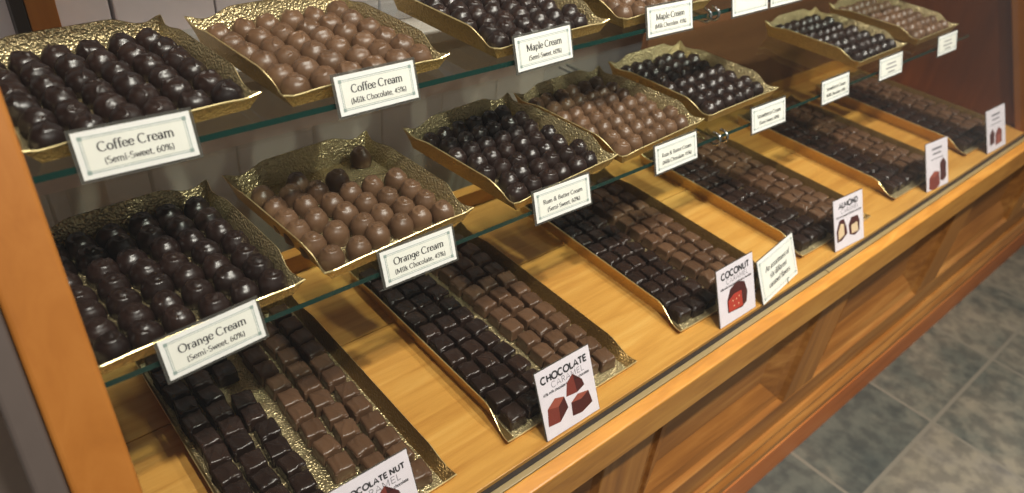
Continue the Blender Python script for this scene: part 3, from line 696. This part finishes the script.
def poly(mb, pts, mat, z): mb.face([(x, y, z) for x, y in pts], mat)
def card(x, yaw, tilt, title, sub, pic, label, w=.0889, h=.0895, y=.3785):
    r = stand('caramel_card', x, y, .0012, math.radians(yaw), math.radians(tilt), label, 'card', 'caramel cards on the deck')
    b = MB(); b.box(-w/2-.0012, w/2+.0012, -.001, h+.0012, -.0014, -.0005, 'sleeve'); b.build('sleeve', r)
    b = MB(); b.box(-w/2, w/2, 0, h, -.0004, .0004, 'card'); b.build('paper', r)
    b = MB(); k = w/.0889
    if title:
        em = min(.0135*k, w*.86/text_w(title, 1, GS_)); text(b, title, 0, h-.0175, em, 'ink', thick=.19, g=GS_, serif=False, z=.0006)
        em = min(.0118*k, w*.62/text_w(sub, 1, GS_, .05)); text(b, sub, .004*k, h-.0275, em, 'inkgrey', thick=.075, g=GS_, serif=False, z=.0006, track=.05)
        s = '45% milk chocolate | 60% dark chocolate'; text(b, s, 0, h-.0335, w*.86/text_w(s, 1), 'ink', thick=.15, serif=False, z=.0006)
    else:
        for kk, (ww, hh) in enumerate(((.040, .0045), (.034, .0035), (.05, .0018))): rect(b, -ww/2*k, ww/2*k, h-.017-.0095*kk, h-.017-.0095*kk+hh, .0006, 'inkgrey')
    b.build('lettering', r)
    b = MB(); S = .001*k
    def q(pts, mat, z): poly(b, [(px*S*1.12-.002, py*S*1.1-.003) for px, py in pts], mat, z)
    if pic == 'three':
        q([(-33, 18), (-30, 38), (-18, 46), (-5, 42), (-2, 27), (-16, 16)], 'pr2', .0006); q([(-30, 38), (-18, 46), (-5, 42), (-15, 34)], 'pr3', .0007); q([(-33, 18), (-30, 38), (-15, 34), (-16, 16)], 'pr1', .0007)
        q([(-2, 40), (2, 55), (12, 62), (24, 50), (26, 42), (14, 38)], 'pr2', .0006); q([(-2, 40), (2, 55), (12, 62), (14, 38)], 'pr1', .0007)
        q([(2, 14), (3, 30), (14, 36), (30, 33), (33, 17), (16, 12)], 'pr2', .0008); q([(3, 30), (14, 36), (30, 33), (18, 28)], 'pr3', .0009)
    elif pic == 'coconut':
        q([(-20, 18), (-20, 36), (-12, 50), (4, 56), (20, 50), (25, 34), (22, 20), (12, 15)], 'pr2', .0006); q([(-18, 18.5), (-18, 35), (-4, 41), (12, 40), (13, 17)], 'pr5', .0007)
        for (u, v) in ((-6, 24), (0, 32), (4, 24), (-8, 32), (6, 34)): q([(u-1.2, v-1), (u+1.4, v-.8), (u+1, v+1), (u-1, v+.8)], 'pr4', .0008)
    elif pic == 'almond':
        q([(-32, 16), (-33, 34), (-24, 50), (-12, 50), (-6, 36), (-4, 24), (-20, 16)], 'pr2', .0006); q([(-28, 19), (-28, 33), (-21, 44), (-13, 42), (-12, 24)], 'pr4', .0007)
        q([(2, 20), (0, 36), (8, 47), (26, 46), (31, 36), (30, 20), (16, 15)], 'pr2', .0006); q([(8, 20), (7, 34), (24, 36), (26, 20)], 'pr4', .0007)
    elif pic == 'cube':
        q([(-30, 6), (-28, 28), (-10, 38), (8, 34), (10, 8), (-8, 0.5)], 'pr1', .0006); q([(-28, 28), (-10, 38), (8, 34), (-8, 26)], 'pr3', .0007)
        q([(12, 16), (12, 50), (24, 58), (34, 48), (34, 18), (22, 12)], 'pr2', .0006)
    elif pic == 'pair':
        q([(-26, 14), (-27, 34), (-14, 44), (-6, 34), (-8, 16)], 'pr2', .0006); q([(-4, 10), (-2, 32), (12, 42), (26, 34), (24, 12)], 'pr1', .0006); q([(2, 12), (4, 28), (18, 28), (18, 12)], 'pr3', .0007)
    b.build('printed_picture', r)
    inv = r.rotation_euler.to_matrix().inverted()
    def loc(px, py, pz): return inv @ Vector((px-x, py-y, pz-.0012))
    b = MB()
    for dx in (-.012, .012):
        top = (.5*h*math.sin(math.radians(tilt)), .5*h*math.cos(math.radians(tilt)))
        a = [loc(x+dx, y+.0012+top[0], .0012+top[1]), loc(x+dx, y+.004+top[0]*1.5, .0012), ]
        b.tube(a, .0011, 'acrylic', 6)
    b.build('easel_wire', r); return r
card(.2350, 0, 24.5, 'CHOCOLATE NUT', 'CARAMEL', 'three', 'white card reading Chocolate Nut Caramel, cut by the bottom frame', )
card(.5025, -.5, 24.8, 'CHOCOLATE', 'CARAMEL', 'three', 'white card reading Chocolate Caramel with three caramels pictured, leaning on the deck')
card(.8500, -.3, 22.0, 'COCONUT', 'CARAMEL', 'coconut', 'white card reading Coconut Caramel with a cut red-brown caramel pictured')
card(1.186, -4, 24.0, 'ALMOND', 'CARAMEL', 'almond', 'white card reading Almond Caramel with two cream-filled halves pictured')
card(1.545, -5, 25.0, None, None, 'cube', 'small white card showing a red-brown cube before the second-last deck tray', .084, .096)
card(1.857, -2, 26.0, None, None, 'pair', 'small white card with two dark pieces pictured, before the last deck tray', .098, .094)
# the assortment sign
aw, ah = .122, .071
r = stand('assortment_sign', .969, .380, .0012, math.radians(7), math.radians(26), 'landscape white sign with italic lettering about assorted caramels, right of the coconut card', 'sign', None)
b = MB(); b.box(-aw/2-.0015, aw/2+.0015, -.001, ah+.0015, -.0014, -.0005, 'sleeve'); b.build('sleeve', r)
b = MB(); b.box(-aw/2, aw/2, 0, ah, -.0004, .0004, 'paper'); rect(b, -aw/2+.007, aw/2-.007, .007, ah-.007, .0005, 'cream'); b.build('paper', r)
b = MB(); frame_lines(b, aw, ah, .005, .0007, 'border', .0006); frame_lines(b, aw, ah, .0075, .0005, 'border', .0006)
for sx in (-1, 1):
    for yy in (.0062, ah-.0062): rect(b, sx*(aw/2-.0062)-.002, sx*(aw/2-.0062)+.002, yy-.002, yy+.002, .0007, 'border')
b.build('border', r)
b = MB()
for k, s in enumerate(('An assortment of', 'six different', 'caramel flavors')): text(b, s, 0, ah*(.64-.20*k), .0122, 'ink', thick=.12, thin=.06, shear=.22, z=.0008)
b.build('lettering', r)
b = MB(); b.tube([(.022, -.001, .002), (.022, .007, .0016), (.026, .008, .0016)], .0012, 'acrylic', 6); b.tube([(-.03, .03, -.002), (-.03, .012, -.026)], .0012, 'acrylic', 6); b.tube([(.03, .03, -.002), (.03, .012, -.026)], .0012, 'acrylic', 6); b.build('easel_wire', r)

# ------------------------------------------------------------------ light
w = bpy.data.worlds.new('shop'); SC.world = w; w.use_nodes = True
nt = w.node_tree; bg = nt.nodes['Background']; bg.inputs['Color'].default_value = (.95, .9, .84, 1); bg.inputs['Strength'].default_value = .22
for x in (.12, .78, 1.44, 2.1):
    l = bpy.data.lights.new('ceiling_spot', 'SPOT'); l.energy = 112; l.spot_size = math.radians(75); l.spot_blend = .8; l.shadow_soft_size = .035; l.color = (1.0, .93, .84)
    o = bpy.data.objects.new('ceiling_spot', l); COL.objects.link(o); o.location = (x, -.42, ZD+2.05)
    d = Vector((x, .5, ZD+.1))-Vector(o.location); o.rotation_euler = d.to_track_quat('-Z', 'Y').to_euler()
def area(name, loc, target, sx, sy, e, c):
    l = bpy.data.lights.new(name, 'AREA'); l.shape = 'RECTANGLE'; l.size = sx; l.size_y = sy; l.energy = e; l.color = c
    o = bpy.data.objects.new(name, l); COL.objects.link(o); o.location = loc
    o.rotation_euler = (Vector(target)-Vector(loc)).to_track_quat('-Z', 'Y').to_euler(); return o
area('added_carton_fill', (.6, 1.05, ZD+1.9), (.6, 1.25, ZD+.3), 2.0, .3, 62, (1, .97, .94))  # added fill with no known lamp, brightens the white cartons
area('added_case_fill', (1.0, .64, ZD+.692), (1.0, .95, ZD+.1), 1.9,   .02, 1.2, (1, .93, .84))  # added fill below the top slab, lifts the dark rear of the case
SC.view_settings.view_transform = 'Standard'; SC.view_settings.look = 'None'
SC.cycles.max_bounces = 10; SC.cycles.transparent_max_bounces = 24
SC.cycles.use_denoising = True
